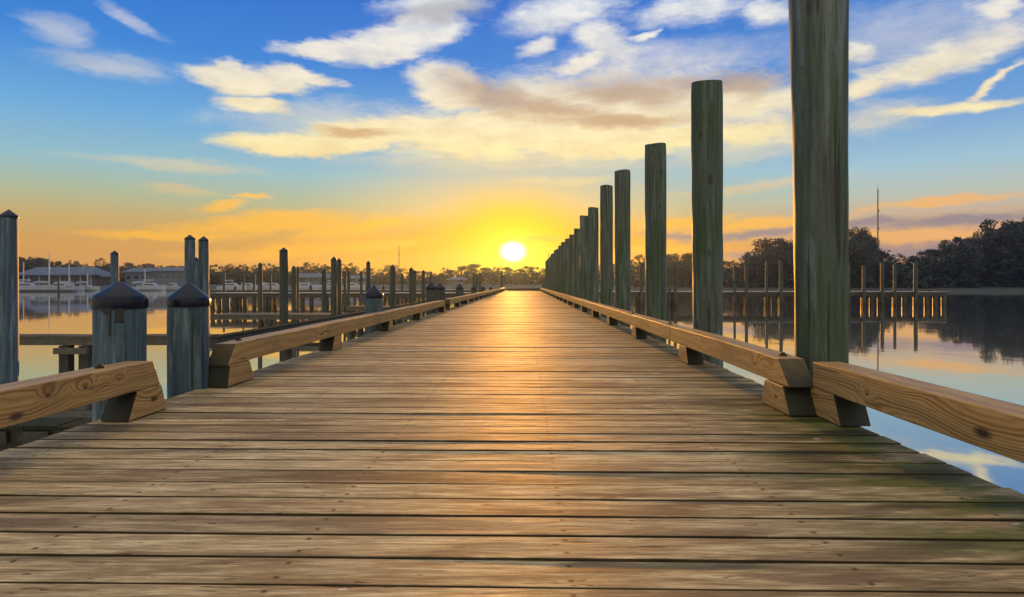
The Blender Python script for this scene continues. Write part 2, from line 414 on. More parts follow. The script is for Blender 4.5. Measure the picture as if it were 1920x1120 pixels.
# nail heads: two per joist line and board near the camera would be sub-pixel; dark bolt heads only
# ------------------------------------------------------------------ kerb rails
Zt,Zm=DECK+.27,DECK+.137          # beam top, beam underside
def beam(x0,x1,ya,yb,sa=0,sb=0,root=None,seed=0,bolt=()):
    """square beam; sa/sb: how far the top of the near/far end is cut back"""
    s=MB(); n=max(2,int((yb-ya)/.35)); rr=random.Random(seed)
    rz=rr.random()
    V=[];zt,zm=Zt-DECK,Zm-DECK
    for i in range(n+1):
        t=i/n
        yt=(ya+sa)+(yb-sb-ya-sa)*t; ym=(ya+sa*.15)+(yb-sb*.15-ya-sa*.15)*t
        wz=.004*noise.noise(Vector((t*3,seed,0))); wx=.004*noise.noise(Vector((t*3,seed,9)))
        ez = -.006*abs(2*t-1)**6
        V+=[(x0+wx,ym,zm+wz),(x1+wx,ym,zm+wz),(x1+wx,yt,zt+wz+ez),(x0+wx,yt,zt+wz+ez)]
    Fs=[]
    for i in range(n):
        for k in range(4):
            k2=(k+1)%4; Fs.append((4*i+k,4*i+k2,4*i+4+k2,4*i+4+k))
    Fs+= [(0,1,2,3),(4*n+3,4*n+2,4*n+1,4*n)]
    s.add(V,Fs,rz)
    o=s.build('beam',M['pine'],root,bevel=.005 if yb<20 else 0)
    for (bx,by) in bolt:
        q=MB(); q.lathe([(.022,zt-.002),(.022,zt+.004),(.012,zt+.005),(.012,zt+.013),(.009,zt+.014)],10,(bx,by)); q.build('bolt',M['iron'],o)
    return o
def block(x0,x1,ya,yb,sa,sb,root,seed=0):
    s=MB(); zt=Zm-DECK-.002
    s.add([(x0,ya,.005),(x1,ya,.005),(x1,yb,.005),(x0,yb,.005),(x0,ya+sa,zt),(x1,ya+sa,zt),(x1,yb-sb,zt),(x0,yb-sb,zt)],
          [(0,3,2,1),(4,5,6,7),(0,1,5,4),(1,2,6,5),(2,3,7,6),(3,0,4,7)],random.Random(seed).random())
    return s.build('support_block',M['pine'],root,bevel=.004)

LI,LO=-1.855,-1.99          # left kerb faces
RI,RO=1.30,1.435
k1=empty('kerb_rail',(0,0,DECK)); tag(k1,'near left kerb rail, yellow pine beam ending on a block before the capped bollards','kerb rail','timber kerb rails along the pier')
beam(LO,LI,-1.6,3.375,0,.075,k1,11,bolt=((-1.93,3.0),))
block(LO+.002,LI+.002,3.09,3.42,.07,.05,k1,4); block(LO+.002,LI+.002,.35,.68,.05,.07,k1,5)
k2=empty('kerb_rail',(0,0,DECK)); tag(k2,'left kerb rail of jointed beams between the two gaps in the left edge','kerb rail','timber kerb rails along the pier')
yl=[4.10,9.15,11.7,15.35]
for i in range(3):
    beam(LO,LI,yl[i]+(.004 if i else 0),yl[i+1]-.004,.14 if i==0 else 0,.12 if i==2 else 0,k2,20+i,bolt=((-1.93,yl[i]+.35),) if i<1 else ())
for j,yy in enumerate((4.12,6.35,8.95,11.6,15.02)):
    block(LO+.002,LI+.002,yy,yy+(.40 if j==0 else .36),.08 if j else .03,.07,k2,30+j)
k3=empty('kerb_rail',(0,0,DECK)); tag(k3,'far left kerb rail running from the second gap to the end of the pier','kerb rail','timber kerb rails along the pier')
yy=16.2; j=0
while yy<60:
    L=5.0; y2=min(yy+L,61.0)
    beam(LO,LI,yy+.004,y2-.004,.1 if j==0 else 0,0,k3,50+j); 
    for q in (0,2.5): block(LO+.002,LI+.002,yy+q-(0 if (q==0 and j==0) else .17),yy+q+.17,.06,.06,k3,70+j)
    yy=y2; j+=1
k4=empty('kerb_rail',(0,0,DECK)); tag(k4,'near right kerb rail with a round knot, pine beam passing the first tall pile','kerb rail','timber kerb rails along the pier')
beam(RI+.12,RO+.125,-1.6,3.27,0,0,k4,83)
block(RI+.122,RO+.127,2.985,3.30,.07,0.0,k4,84); block(RI+.122,RO+.127,.3,.62,.06,.06,k4,85)
k5=empty('kerb_rail',(0,0,DECK)); tag(k5,'long right kerb rail of jointed beams running along the row of tall piles','kerb rail','timber kerb rails along the pier')
ys=[3.235,5.95,8.15,13.2]
while ys[-1]<58: ys.append(ys[-1]+5.0)
for i in range(len(ys)-1):
    beam(RI,RO,ys[i]+(.004 if i else 0),ys[i+1]-.004,.17 if i==0 else 0,0,k5,90+i,bolt=((1.372,3.52),) if i==0 else ((1.37,ys[i]+.3),) if i<3 else ())
block(RI-.012,RO+.004,3.224,3.62,.09,.06,k5,101)
yb=5.30
while yb<60: block(RI+.002,RO-.002,yb,yb+.36,.07,.07,k5,int(yb*10)); yb+=2.47

# ------------------------------------------------------------------ piles
def pile_mesh(r0,r1,h0,h1,seg,rings,mat,seed,flare=0,lean=(0,0),smooth=True,rough=.006):
    """timber pile from z=h0 to z=h1 (radius r0 -> r1) with an irregular outline"""
    s=MB(); V=[]
    for i in range(rings+1):
        t=i/rings; z=h0+(h1-h0)*t; r=r0+(r1-r0)*t+flare*max(0,t-.55)**2*4
        for k in range(seg):
            a=2*math.pi*k/seg
            rr_=r*(1+.045*noise.noise(Vector((math.cos(a)*1.1,math.sin(a)*1.1,z*.7+seed*7))))+rough*noise.noise(Vector((math.cos(a)*4,math.sin(a)*4,z*3+seed)))
            if i==rings: rr_*=.975
            V.append((rr_*math.cos(a)+lean[0]*t,rr_*math.sin(a)+lean[1]*t,z if i<rings else h1+.008*math.sin(a*2+seed)))
    Fs=[]
    for i in range(rings):
        for k in range(seg):
            k2=(k+1)%seg; Fs.append((i*seg+k,i*seg+k2,(i+1)*seg+k2,(i+1)*seg+k))
    Fs.append(tuple(rings*seg+k for k in range(seg)))
    s.add(V,Fs); return s.mesh('timber_pile',mat,smooth)

tall=[(3.70,1547,None),(6.04,1330,157),(8.43,1232,272),(11.2,1169,321),(13.6,1138,349),(16.1,1113,390),(18.6,1096,405)]
XP=1.685
for i in range(24):
    if i<7: d,px,py=tall[i]; x=X_(px,d); top=Z_(py,d) if py else 4.35
    else:
        d=18.6+2.5*(i-6); x=XP+.02*random.uniform(-1,1); top=CZ+random.uniform(1.74,1.83)
    if i>=20: top=CZ+random.uniform(.55,.75)+(.0 if i<23 else -.2)
    seg,rg=(40,46) if i<4 else (20,20) if i<9 else (14,6)
    r0=[.124,.123,.126,.128,.130,.126,.124][i] if i<7 else .125
    r1=[.150,.141,.136,.134,.132,.13,.128][i] if i<7 else .128
    me=pile_mesh(r0,r1,-1.2,top,seg,rg,M['pile_r'],i+1,flare=.02 if i==0 else 0,lean=((-.045,0) if i==0 else (-.03*(7-i)/7 if i<7 else 0,0)))
    o=place(me,'timber_pile',loc=(x,d,0))
    if i==0: lb='nearest and largest mossy green pile, rising out of the picture beside the right kerb'
    elif i<20: lb='%s flat-topped tall pile from the camera in the row right of the pier'%ordinal(i)
    else: lb='low pile at the far end of the tall row, %s past the last tall one'%ordinal(i-20)
    tag(o,lb,'pile','tall flat-topped piles along the right side of the pier')

def capped(name,x,y,top,r,mat,label,cat,group,caph=None,skirt=.0,seg=24,z0=-1.2,over=1.05,seed=1,rings=14,rtop=None):
    root=empty(name,(x,y,0)); tag(root,label,cat,group)
    ch=caph or r*1.05
    me=pile_mesh(r*1.02,rtop or r,z0,top-ch,seg,rings,mat,seed,rough=.004); place(me,'post',root)
    q=MB(); rc=r*over; sk=skirt or r*.35
    zb=top-ch-sk
    # hollow-looking plastic cap: skirt, rounded shoulder, cone, blunt tip
    q.lathe([(rc*.985,zb),(rc,zb+.004),(rc*1.005,top-ch-r*.07),(rc*.985,top-ch+r*.02),(rc*.93,top-ch+r*.09),
             (rc*.5,top-ch+(ch-r*.09)*.52+r*.05),(rc*.08,top-r*.03),(rc*.03,top)],max(seg,16))
    q.build('cap',M['cap'],root,smooth=True); return root

def tar(root,r,th,wd,z0,z1):
    s=MB(); n=4; V=[]
    for i in range(n+1):
        a=R(th)+(i/n-.5)*wd/r
        for (q,z) in ((r+.001,z1),(r+.007,z1),(r+.006,z0+.012*abs(i/n-.5)*2),(r+.001,z0)): V.append((q*math.cos(a),q*math.sin(a),z))
    Fs=[]
    for i in range(n):
        for k in range(4):
            k2=(k+1)%4; Fs.append((4*i+k,4*i+k2,4*i+4+k2,4*i+4+k))
    Fs+=[(0,1,2,3),(4*n+3,4*n+2,4*n+1,4*n)]
    s.add(V,Fs); s.build('tar_run',M['tar'],root)
# short fat capped bollards on the left edge of the pier
boll=[(3.75,225,527,178,271),(4.12,354,529,316,391)]
for i,(d,px,py,a,b_) in enumerate(boll):
    r=(b_-a)/F*d/2/1.05
    br=capped('capped_bollard',X_(px,d),d,Z_(py,d),r,M['pile_l'],
      ['nearest blue grey bollard, wide dark cap with black drips under it','blue grey bollard with dark cap standing in the gap between the left kerb rails'][i],
      'bollard','capped bollards along the left edge of the pier',caph=(31/F*d),skirt=.062 if i==0 else .05,seg=44,seed=3+i,rings=30,z0=-1.2)
    if i==0:
        zc=Z_(py,d)-31/F*d-.062+.004; rr0=r*1.015
        tar(br,rr0,-60,.040,zc-.078,zc); tar(br,rr0,-79,.008,zc-.15,zc); tar(br,rr0,-86,.03,zc-.028,zc); tar(br,rr0,-95,.02,zc-.018,zc)
for i,(d,px,py) in enumerate([(9.2,701,535),(14.8,808.5,528),(16.2,824.5,530),(21.2,862,532),(27.5,888.5,535),(33.5,905,536),(40,920,537)]):
    capped('capped_bollard',X_(px,d),d,Z_(py,d),.124,M['pile_l'] if i<1 else M['pile_far'],
      '%s capped bollard from the camera along the left edge of the pier'%ordinal(i+2),'bollard','capped bollards along the left edge of the pier',
      caph=.13,skirt=.05,seg=20,seed=8+i)

# tall capped mooring piles in the water on the left: (px, top y, distance, width px)
moor=[(16.5,393,10.2,31),(215,470,22,14.5),(356,440,16.4,19),(382,443,16.8,19),(368,482,27,9.5),
 (420,511,66,4.6),(456.5,513,66,4.2),(476.5,513,66,4.6),(488,492,34,8.6),(507.5,515,66,4.0),
 (532,464,19.5,16),(551,498,33,8.6),(557.5,499,37,7),(607.5,505,34,8.6),(626,481,23.5,12),(635.5,484,25.5,10),
 (646.5,508,44,5.6),(653.5,508,42,5.6),(677.5,508,46,5.2),(690.5,489,31,8.2),(736,496,27,10.8),(754,512,55,4.8),
 (771,501,33,8.6),(777,506,40,7),(793.5,506,37,7.4),(808.5,509,48,5.2),(888.5,512,56,4.6),(894,513,58,4.4),(900,511,55,4.8),(941,507,64,4.6)]
moor_sorted=sorted(moor)
for i,(px,py,d,wp) in enumerate(moor_sorted):
    r=wp/F*d/2/1.04
    lab={16.5:'tallest grey blue capped mooring pile, cut by the left edge of the picture',215:'lone capped mooring pile rising behind the nearest bollard',
         356:'left one of the pair of capped mooring piles behind the second bollard',382:'right one of the pair of capped mooring piles behind the second bollard',
         368:'thinner capped pile seen between the pair behind the second bollard',532:'big pointed mooring pile standing alone in front of the left docks',
         626:'thick capped pile of the joined pair right of the big pointed pile',690.5:'tall pointed pile just left of the small grey bollard'}.get(px,
         '%s capped mooring pile from the left among the left docks'%ordinal(i))
    capped('mooring_pile',X_(px,d),d,Z_(py,d),r,M['pile_l'] if px<400 else M['pile_far'],lab,'mooring pile','capped mooring piles among the left docks',
        caph=r*(.85 if wp>12 else 1.1),skirt=.03,seg=24 if wp>12 else 12,seed=20+i,rings=16 if wp>12 else 5,z0=-.8,rtop=r)
for px,py,d in ((441,536,66),(582.5,534,60),(719,536,58)):
    capped('mooring_pile',X_(px,d),d,Z_(py,d),.12,M['pile_far'],{441:'short stubby pile on the far dock between two thin piles',582.5:'short stubby pile on the far dock near the middle',719:'short stubby pile just right of the small grey bollard'}[px],
        'mooring pile','capped mooring piles among the left docks',caph=.15,skirt=.03,seg=12,rings=3,z0=-.8)

# ------------------------------------------------------------------ docks
def dock(name_label,x0,x1,y0,y1,ztop,th,posts,group='timber docks on both sides of the pier',postr=.1,mat='dock',top='docktop'):
    root=empty('timber_dock',((x0+x1)/2,y0,0)); tag(root,name_label,'dock',group); ox=(x0+x1)/2
    s=MB(); n=max(2,int(max(x1-x0,y1-y0)/.16)); n=min(n,260)
    alongx=(x1-x0)>(y1-y0)
    for i in range(n):
        rz=random.random()
        if alongx:
            a=x0+(x1-x0)*i/n; b_=x0+(x1-x0)*(i+1)/n-.008; s.box(a-ox,b_-ox,-.03,y1-y0,ztop-.04,ztop+random.uniform(-.003,.003),rz)
        else:
            a=(y1-y0)*i/n; b_=(y1-y0)*(i+1)/n-.008; s.box(x0-ox-.02,x1-ox+.02,a,b_,ztop-.04,ztop+random.uniform(-.003,.003),rz)
    s.build('deck_boards',M[top],root)
    f=MB()
    f.box(x0-ox,x1-ox,0,.06,ztop-th,ztop-.043); f.box(x0-ox,x1-ox,y1-y0-.06,y1-y0,ztop-th,ztop-.043)
    f.box(x0-ox,x0-ox+.06,.062,y1-y0-.062,ztop-th,ztop-.043); f.box(x1-ox-.06,x1-ox,.062,y1-y0-.062,ztop-th,ztop-.043)
    f.build('frame',M[mat],root)
    for (px_,py_) in posts:
        q=MB(); q.tube([(px_-ox,py_-y0,-1),(px_-ox,py_-y0,ztop-th-.002)],[postr,postr],10); q.build('support_post',M['wetpile'],root,smooth=True)
    return root
# right cross dock 54 m out
H=DECK
pr=[]
for px in (1195,1202,1207.5,1254,1262,1269,1377,1388,1398,1437,1450,1463,1497,1505,1591,1618,1634,1649,1677,1695,1716,1737,1753,1769):
    pr.append((X_(px,54.2),54.2))
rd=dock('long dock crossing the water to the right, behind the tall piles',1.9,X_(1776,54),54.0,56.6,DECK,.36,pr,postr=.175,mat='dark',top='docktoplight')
hb=MB(); hb.box(X_(1737,54)-(1.9+X_(1776,54))/2,X_(1770,54)-(1.9+X_(1776,54))/2,1.5,2.0,DECK+.12,DECK+.17)
for q in (1740,1767): hb.box(X_(q,54)-.05-(1.9+X_(1776,54))/2,X_(q,54)+.05-(1.9+X_(1776,54))/2,1.55,1.95,DECK+.004,DECK+.118)
hb.build('bench',M['docktop'],rd)
for i,(px,py,wp) in enumerate([(1203,496,5.5),(1255,500,4.5),(1266,497,5.5),(1377,497,4.6),(1399,495,6),(1437,490,5),(1464,489,6.5),(1498,499,5),(1591,494,5),(1619,498,6),(1653.5,493,6.5),(1677,496,5.5),(1716,493,7.2)]):
    d=53.8; r=wp/F*d/2
    me=pile_mesh(r*1.05,r,-1,Z_(py,d),12,5,M['pile_far'],40+i); o=place(me,'dock_pile',loc=(X_(px,d),d-.05,0))
    tag(o,'%s pile from the left standing along the dock on the right'%ordinal(i),'dock pile','piles along the right dock')
# left far docks
def rng(a,b,st,d): 
    out=[];x=a
    while x<b: out.append((X_(x,d),d+.1)); x+=st*random.uniform(.6,1.4)
    return out
pl=[(X_(px,47.2),47.3) for px in (398,410,421,425,437,441,449,458,476,498,505,514,567,583,612,648,676,720,731,745,760,775)]
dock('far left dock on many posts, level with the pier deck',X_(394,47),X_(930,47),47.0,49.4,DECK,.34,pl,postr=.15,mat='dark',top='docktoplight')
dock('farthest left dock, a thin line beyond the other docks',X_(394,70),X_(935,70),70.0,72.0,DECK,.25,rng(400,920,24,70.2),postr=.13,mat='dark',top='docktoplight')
dock('left dock in the middle distance crossing behind the big pointed pile',X_(394,25.6),X_(742,25.6)+.6,25.6,27.2,CZ-1.2,.20,[(X_(px,25.7),25.7) for px in (489,507,551,557,604,633,676,700)],postr=.11)
dock('short dock behind the small grey bollard',X_(648,33),X_(760,33),33,34.4,CZ-1.14,.2,[(X_(px,33.1),33.1) for px in (655,664,675,692,725)],postr=.11)
nd=dock('near left dock, a thin walkway passing behind the two capped bollards',X_(-160,13.4),X_(395,13.4),13.4,13.8,CZ-1.05,.20,[(X_(-60,13.5),13.5)],postr=.11)
q=MB(); c0=(X_(-160,13.4)+X_(395,13.4))/2
q.box(X_(107,13.4)-c0,X_(168,13.4)-c0,-.12,-.02,CZ-1.42,CZ-1.30); q.build('cross_beam',M['dock'],nd)
for px in (120,157): 
    q=MB(); q.box(X_(px,13.4)-.095-c0,X_(px,13.4)+.095-c0,-.018,.17 if px==120 else .4,-1,CZ-1.26); q.build('support_post',M['dark'],nd)
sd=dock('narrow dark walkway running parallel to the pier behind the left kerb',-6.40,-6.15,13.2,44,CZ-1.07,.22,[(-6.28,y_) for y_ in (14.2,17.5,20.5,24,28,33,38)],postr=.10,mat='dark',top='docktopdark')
# low floating landing stage just left of the pier
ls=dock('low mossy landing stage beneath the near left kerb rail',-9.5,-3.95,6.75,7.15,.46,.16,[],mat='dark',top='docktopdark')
for k in range(14): 
    q=MB(); x=-9.3+.42*k-(-9.5-3.95)/2; q.box(x,x+.26,-.05,-.004,.29,.41); q.build('fender_board',M['wetpile'],ls)
q=MB(); q.box(-2.7,2.7,.05,.38,-.3,.29); q.build('float',M['dark'],ls)
# drips on nearest bollard: tar runs under the cap are handled by part below

# ------------------------------------------------------------------ trees
def crown(kind,seed):
    rr=random.Random(seed); s=MB(); cl=[]
    if kind=='oak':
        n=rr.randint(26,34)
        for i in range(n):
            a=rr.uniform(0,6.283); u=rr.random()**.55; z=.42+.50*rr.random()**.8
            rad=.40*math.sqrt(max(0,1-((z-.50)/.50)**2))*u
            cl.append((rad*math.cos(a)*1.1,rad*math.sin(a)*1.1,z,rr.uniform(.07,.13)))
    elif kind=='pine':
        n=rr.randint(22,28)
        for i in range(n):
            t=rr.random(); z=.42+.56*t; rad=(.24*(1-t)**.6+.05)*rr.random()**.5; a=rr.uniform(0,6.283)
            cl.append((rad*math.cos(a),rad*math.sin(a),z,rr.uniform(.045,.085)))
    else:   # umbrella crown with see-through middle
        n=rr.randint(20,26)
        for i in range(n):
            a=rr.uniform(0,6.283); u=rr.random()**.5; z=.93-.26*u*u+rr.uniform(-.04,.03)
            if rr.random()<.3: z-=rr.uniform(.1,.3); 
            cl.append((.42*u*math.cos(a),.42*u*math.sin(a),z,rr.uniform(.05,.085)))
    for (x,y_,z,r) in cl:
        tone=rr.random()
        for j in range(int(70*(r/.08)**1.5)):
            v=Vector((rr.gauss(0,1),rr.gauss(0,1),rr.gauss(0,1)));v.normalize(); v*=r*rr.random()**.33
            c=Vector((x,y_,z))+Vector((v.x*1.25,v.y*1.25,v.z*.75))
            u=Vector((rr.gauss(0,1),rr.gauss(0,1),rr.gauss(0,1))).normalized(); w_=u.orthogonal().normalized()
            h=rr.uniform(.010,.020); u*=h; w_*=h*rr.uniform(.5,1)
            s.add([c-u-w_*.3,c+w_,c+u+w_*.2,c-w_],[(0,1,2,3)],min(1,max(0,tone*.7+rr.random()*.3)))
    me=s.mesh('crown_'+kind,M['leaf_r'])
    t=MB(); top=.9 if kind=='pine' else .6
    lx,ly=rr.uniform(-.03,.03),rr.uniform(-.03,.03)
    t.tube([(0,0,-.05),(lx*.4,ly*.4,.25),(lx,ly,top*.75),(lx*1.2,ly,top)],[.026,.020,.013,.005],6)
    for (x,y_,z,r) in cl[::2]:
        zb=max(.22,z-.22-rr.random()*.08) if kind!='pine' else z-.03
        t.tube([(lx*.6,ly*.6,zb),((x+lx)*.55,(y_+ly)*.55,(zb+z)*.5+.02),(x,y_,z)],[.011,.007,.003],4,cap=False)
    return me, t.mesh('trunk_'+kind,M['bark'])
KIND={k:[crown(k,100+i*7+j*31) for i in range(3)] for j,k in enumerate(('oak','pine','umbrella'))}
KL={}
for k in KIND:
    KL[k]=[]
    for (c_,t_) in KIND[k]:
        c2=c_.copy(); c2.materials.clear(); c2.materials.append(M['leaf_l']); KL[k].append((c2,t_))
rt=random.Random(5)
def tree(px,py,d,kind,wpx,label,cat,group,left=False,base=1.3):
    h=Z_(py,d)-base; v=rt.choice((KL if left else KIND)[kind]); name={'oak':'broadleaf_tree','pine':'pine_tree','umbrella':'umbrella_tree'}[kind]
    root=empty(name,(X_(px,d),d,base),rt.uniform(0,6.28)); wm=wpx/F*d
    natural={'oak':.88,'pine':.55,'umbrella':.92}[kind]*h
    sxy=wm/natural
    root.scale=(h*sxy,h*sxy,h/.98)
    tag(root,label,cat,group)
    place(v[0],'crown',root); place(v[1],'trunk',root); return root
right=[(1197,476,36,'umbrella'),(1216,482,34,'oak'),(1238,478,40,'oak'),(1262,474,40,'oak'),(1284,475,44,'oak'),(1303,486,40,'oak'),(1330,492,44,'oak'),(1362,489,40,'oak'),
 (1384,483,34,'umbrella'),(1400,476,36,'oak'),(1424,459,50,'umbrella'),(1452,444,76,'oak'),(1482,447,70,'oak'),(1506,458,60,'oak'),(1540,470,60,'oak'),(1570,445,50,'oak'),(1598,424,48,'oak'),(1613,426,44,'oak'),(1630,446,40,'oak'),
 (1648,470,36,'oak'),(1666,476,30,'pine'),(1684,474,30,'umbrella'),(1702,482,34,'oak'),(1720,480,34,'oak'),(1738,463,36,'pine'),(1756,468,38,'oak'),(1770,453,38,'pine'),(1788,458,40,'oak'),
 (1803,439,40,'pine'),(1820,443,42,'umbrella'),(1836,434,42,'oak'),(1853,416,44,'pine'),(1872,428,50,'oak'),(1886,416,44,'pine'),(1904,414,52,'oak'),(1922,408,54,'pine'),(1946,404,60,'oak'),(1975,400,60,'pine')]
for i,(px,py,wp,k) in enumerate(right):
    d=shore_d(px)+rt.uniform(22,34)
    if px<1320: d+=25
    tree(px,py,d,k,wp*1.15,'%s tree from the left in the dark skyline on the right shore'%ordinal(i),'tree','trees of the right shore skyline')
lefts=[(22,486,'oak',34),(42,482,'oak',34),(63,478,'umbrella',34),(84,484,'oak',36),(102,490,'oak',30),(120,496,'oak',30),(138,485,'umbrella',26),(160,492,'umbrella',18),(190,483,'umbrella',25),(176,498,'oak',26),(207,494,'oak',26),(228,498,'oak',28),(246,493,'oak',28),(264,494,'umbrella',24),
 (282,494,'oak',28),(300,497,'umbrella',24),(322,498,'oak',30),(345,499,'oak',30),(400,495,'umbrella',26),(420,499,'oak',26),(432,494,'umbrella',20),(455,493,'umbrella',24),(478,496,'umbrella',16),(493,493,'umbrella',20),(507,493,'umbrella',20),(524,500,'oak',26),(562,500,'oak',28),
 (580,491,'umbrella',28),(601,491,'umbrella',27),(617,499,'oak',22),(641,493,'umbrella',22),(656,492,'umbrella',22),(668,498,'umbrella',20),(690,503,'oak',28),(716,501,'umbrella',24),(734,497,'oak',34),(752,502,'oak',28),(776,508,'oak',30),(800,508,'oak',30),
 (833,501,'umbrella',20),(848,506,'oak',24),(866,498,'oak',32),(884,495,'oak',38),(904,502,'oak',30),(918,503,'oak',26),(934,497,'umbrella',24),(952,501,'oak',26),(972,505,'oak',28),(990,498,'oak',26),(1006,500,'umbrella',22),(1024,502,'oak',28),(1045,500,'oak',30),(1070,498,'oak',30),(1095,500,'oak',30),(1122,497,'oak',30),(1148,495,'oak',34),(1172,496,'oak',34)]
lefts.sort()
for i,(px,py,k,wp) in enumerate(lefts):
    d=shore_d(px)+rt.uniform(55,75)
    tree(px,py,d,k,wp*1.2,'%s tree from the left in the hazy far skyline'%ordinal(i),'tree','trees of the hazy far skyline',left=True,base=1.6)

def sky_y(tab,px):
    tb=sorted((t[0],t[1]) for t in tab)
    if px<=tb[0][0]: return tb[0][1]
    for a,b_ in zip(tb,tb[1:]):
        if a[0]<=px<=b_[0]:
            t=(px-a[0])/(b_[0]-a[0]) if b_[0]>a[0] else 0; return a[1]+(b_[1]-a[1])*t
    return tb[-1][1]
def wood(tab,x0,x1,dd0,dd1,drop,step,leaf,mat,label):
    s=MB(); rr=random.Random(9); px=x0
    while px<x1:
        top=sky_y(tab,px)+drop+rr.uniform(0,12); d=shore_d(px)+rr.uniform(dd0,dd1); hz=Z_(top,d)
        x=X_(px,d); z=1.2; rad=rr.uniform(1.6,3.2)
        while z<hz:
            tone=rr.random(); cx_=x+rr.uniform(-2,2); cy_=d+rr.uniform(-2,2); rc=rad*rr.uniform(.5,.9)
            for j in range(40):
                v=Vector((rr.gauss(0,1),rr.gauss(0,1),rr.gauss(0,1))).normalized()*rc*rr.random()**.4
                u=Vector((rr.gauss(0,1),rr.gauss(0,1),rr.gauss(0,1))).normalized(); w_=u.orthogonal().normalized(); h=leaf*rr.uniform(.6,1.2)
                c=Vector((cx_+v.x,cy_+v.y,z+v.z*.7+.3))
                s.add([c-u*h,c+w_*h*.8,c+u*h,c-w_*h*.8],[(0,1,2,3)],min(1,max(0,tone*.8+rr.random()*.2)))
            z+=rad*.55
        px+=step*.8
    o=s.build('woodland',mat); tag(o,label,'woodland',kind='stuff')
wood([(t[0],t[1]) for t in right],1180,1990,16,30,16,4.5,.50,M['leaf_r'],'dense dark undergrowth and lower crowns below the right skyline')
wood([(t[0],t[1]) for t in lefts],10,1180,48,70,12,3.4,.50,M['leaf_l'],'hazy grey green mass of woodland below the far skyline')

# ------------------------------------------------------------------ boats
def hull_part(L,B,Hh,root,mat='boatwhite',sheer=.25):
    s=MB(); n=10; V=[]
    for i in range(n+1):
        t=i/n; x=-L/2+L*t; w_=B/2*(math.sin(min(1,(1-t)*1.55+.02)*math.pi/2)**.8 if t>.35 else .86+.14*t/.35); dk=Hh+sheer*t*t
        V+=[(x,-w_,dk),(x,-w_*.86,dk*.35),(x,0,-.35*(1-t*.6)),(x,w_*.86,dk*.35),(x,w_,dk),(x,0,dk+.05)]
    Fs=[]
    for i in range(n):
        for k in range(6):
            k2=(k+1)%6; Fs.append((6*i+k,6*i+k2,6*i+6+k2,6*i+6+k))
    Fs+=[tuple(range(6)),tuple(6*n+k for k in reversed(range(6)))]
    s.add(V,Fs); return s.build('hull',M[mat],root)
def trap(x0,x1,y0,y1,z0,z1,fa,fb,ins=.1):
    s=MB(); s.add([(x0,y0,z0),(x1,y0,z0),(x1,y1,z0),(x0,y1,z0),(x0+fa,y0+ins,z1),(x1-fb,y0+ins,z1),(x1-fb,y1-ins,z1),(x0+fa,y1-ins,z1)],
        [(0,3,2,1),(4,5,6,7),(0,1,5,4),(1,2,6,5),(2,3,7,6),(3,0,4,7)]); return s
def sailboat(px,d,L,topy,rz,label,cover=False):
    r=empty('sailing_boat',(X_(px,d),d,0),rz); tag(r,label,'sailboat','boats moored on the far left shore')
    hull_part(L,L*.3,.95,r); c=trap(-L*.15,L*.22,-L*.09,L*.09,1.0,1.5,.1,.5).build('cabin',M['boatwhite'],r)
    w_=MB(); 
    for yy in (-L*.09-.004,L*.09-.02): w_.box(-L*.08,L*.1,yy,yy+.024,1.12,1.3)
    w_.build('window',M['glass'],c)
    t=MB(); t.tube([(L*.08,0,1.2),(L*.08,0,Z_(topy,d))],[.16,.12],8); m_=t.build('mast',M['mast'],r)
    t=MB(); t.tube([(L*.08,0,2.1),(-L*.33,0,2.0)],[.09,.09],6); t.build('boom',M['mast'],r)
    t=MB(); t.tube([(L*.04,0,2.28),(-L*.14,0,2.32),(-L*.31,0,2.2)],[.2,.24,.12],8); t.build('furled_sail',M['boatgrey'],r,smooth=True)
    return r
def cruiser(px,d,L,rz,label,tower=False,canvas=False):
    r=empty('motor_boat',(X_(px,d),d,0),rz); tag(r,label,'motorboat','boats moored on the far left shore')
    hull_part(L,L*.33,1.1,r,sheer=.45)
    c=trap(-L*.30,L*.22,-L*.12,L*.12,1.13,2.1,.05,1.1,.15).build('cabin',M['boatwhite'],r)
    w_=trap(-L*.24,L*.12,-L*.125,L*.125,1.5,1.82,.02,.35,.05); w_.build('window',M['glass'],c)
    if tower: trap(-L*.26,L*.02,-L*.1,L*.1,2.7,2.95,.05,.2,.05).build('flybridge',M['boatwhite'],r); 
    if tower:
        t=MB()
        for a in (-L*.24,-L*.02):
            for b_ in (-L*.08,L*.08): t.tube([(a,b_,2.1),(a,b_,2.7)],[.05,.05],5)
        t.build('flybridge_frame',M['mast'],r)
    if canvas: trap(-L*.45,-L*.31,-L*.11,L*.11,1.3,2.3,.1,.0,.1).build('canvas_cover',M['boatgrey'],r)
    return r
sailboat(38,168,9.5,492,.15,'sailboat with a thin mast at the far left, beside the tallest pile')
sailboat(86,166,11,473,-.05,'sailboat with the tallest mast in front of the big grey roofed building')
sailboat(124,172,9,496,.1,'sailboat right of the tallest mast, before the big grey roof')
sailboat(160,176,8.5,512,-.12,'small sailboat with a short mast at the right end of the left moorings')
sailboat(267,180,8.5,506,.1,'sailboat with a bare mast between the two capped bollards')
cruiser(54,164,7.5,.1,'white motorboat with a box cabin between the two leftmost sailboats',tower=True)
cruiser(110,163,7.5,3.2,'white motorboat moored behind the thin dark marker post',canvas=True)
cruiser(285,178,7.5,.0,'white cruiser right of the mast between the bollards',tower=True)
cruiser(320,182,5.5,3.1,'small open white boat just left of the second bollard',)
cruiser(436,186,8.0,.05,'white cruiser between the first thin piles of the far dock',tower=True)
cruiser(467,188,6.5,.0,'white motorboat right of the short stubby pile')
cruiser(514,190,7.5,.2,'white motorboat left of the big pointed pile',canvas=True)
cruiser(575,200,7,.1,'white motorboat right of the big pointed pile')
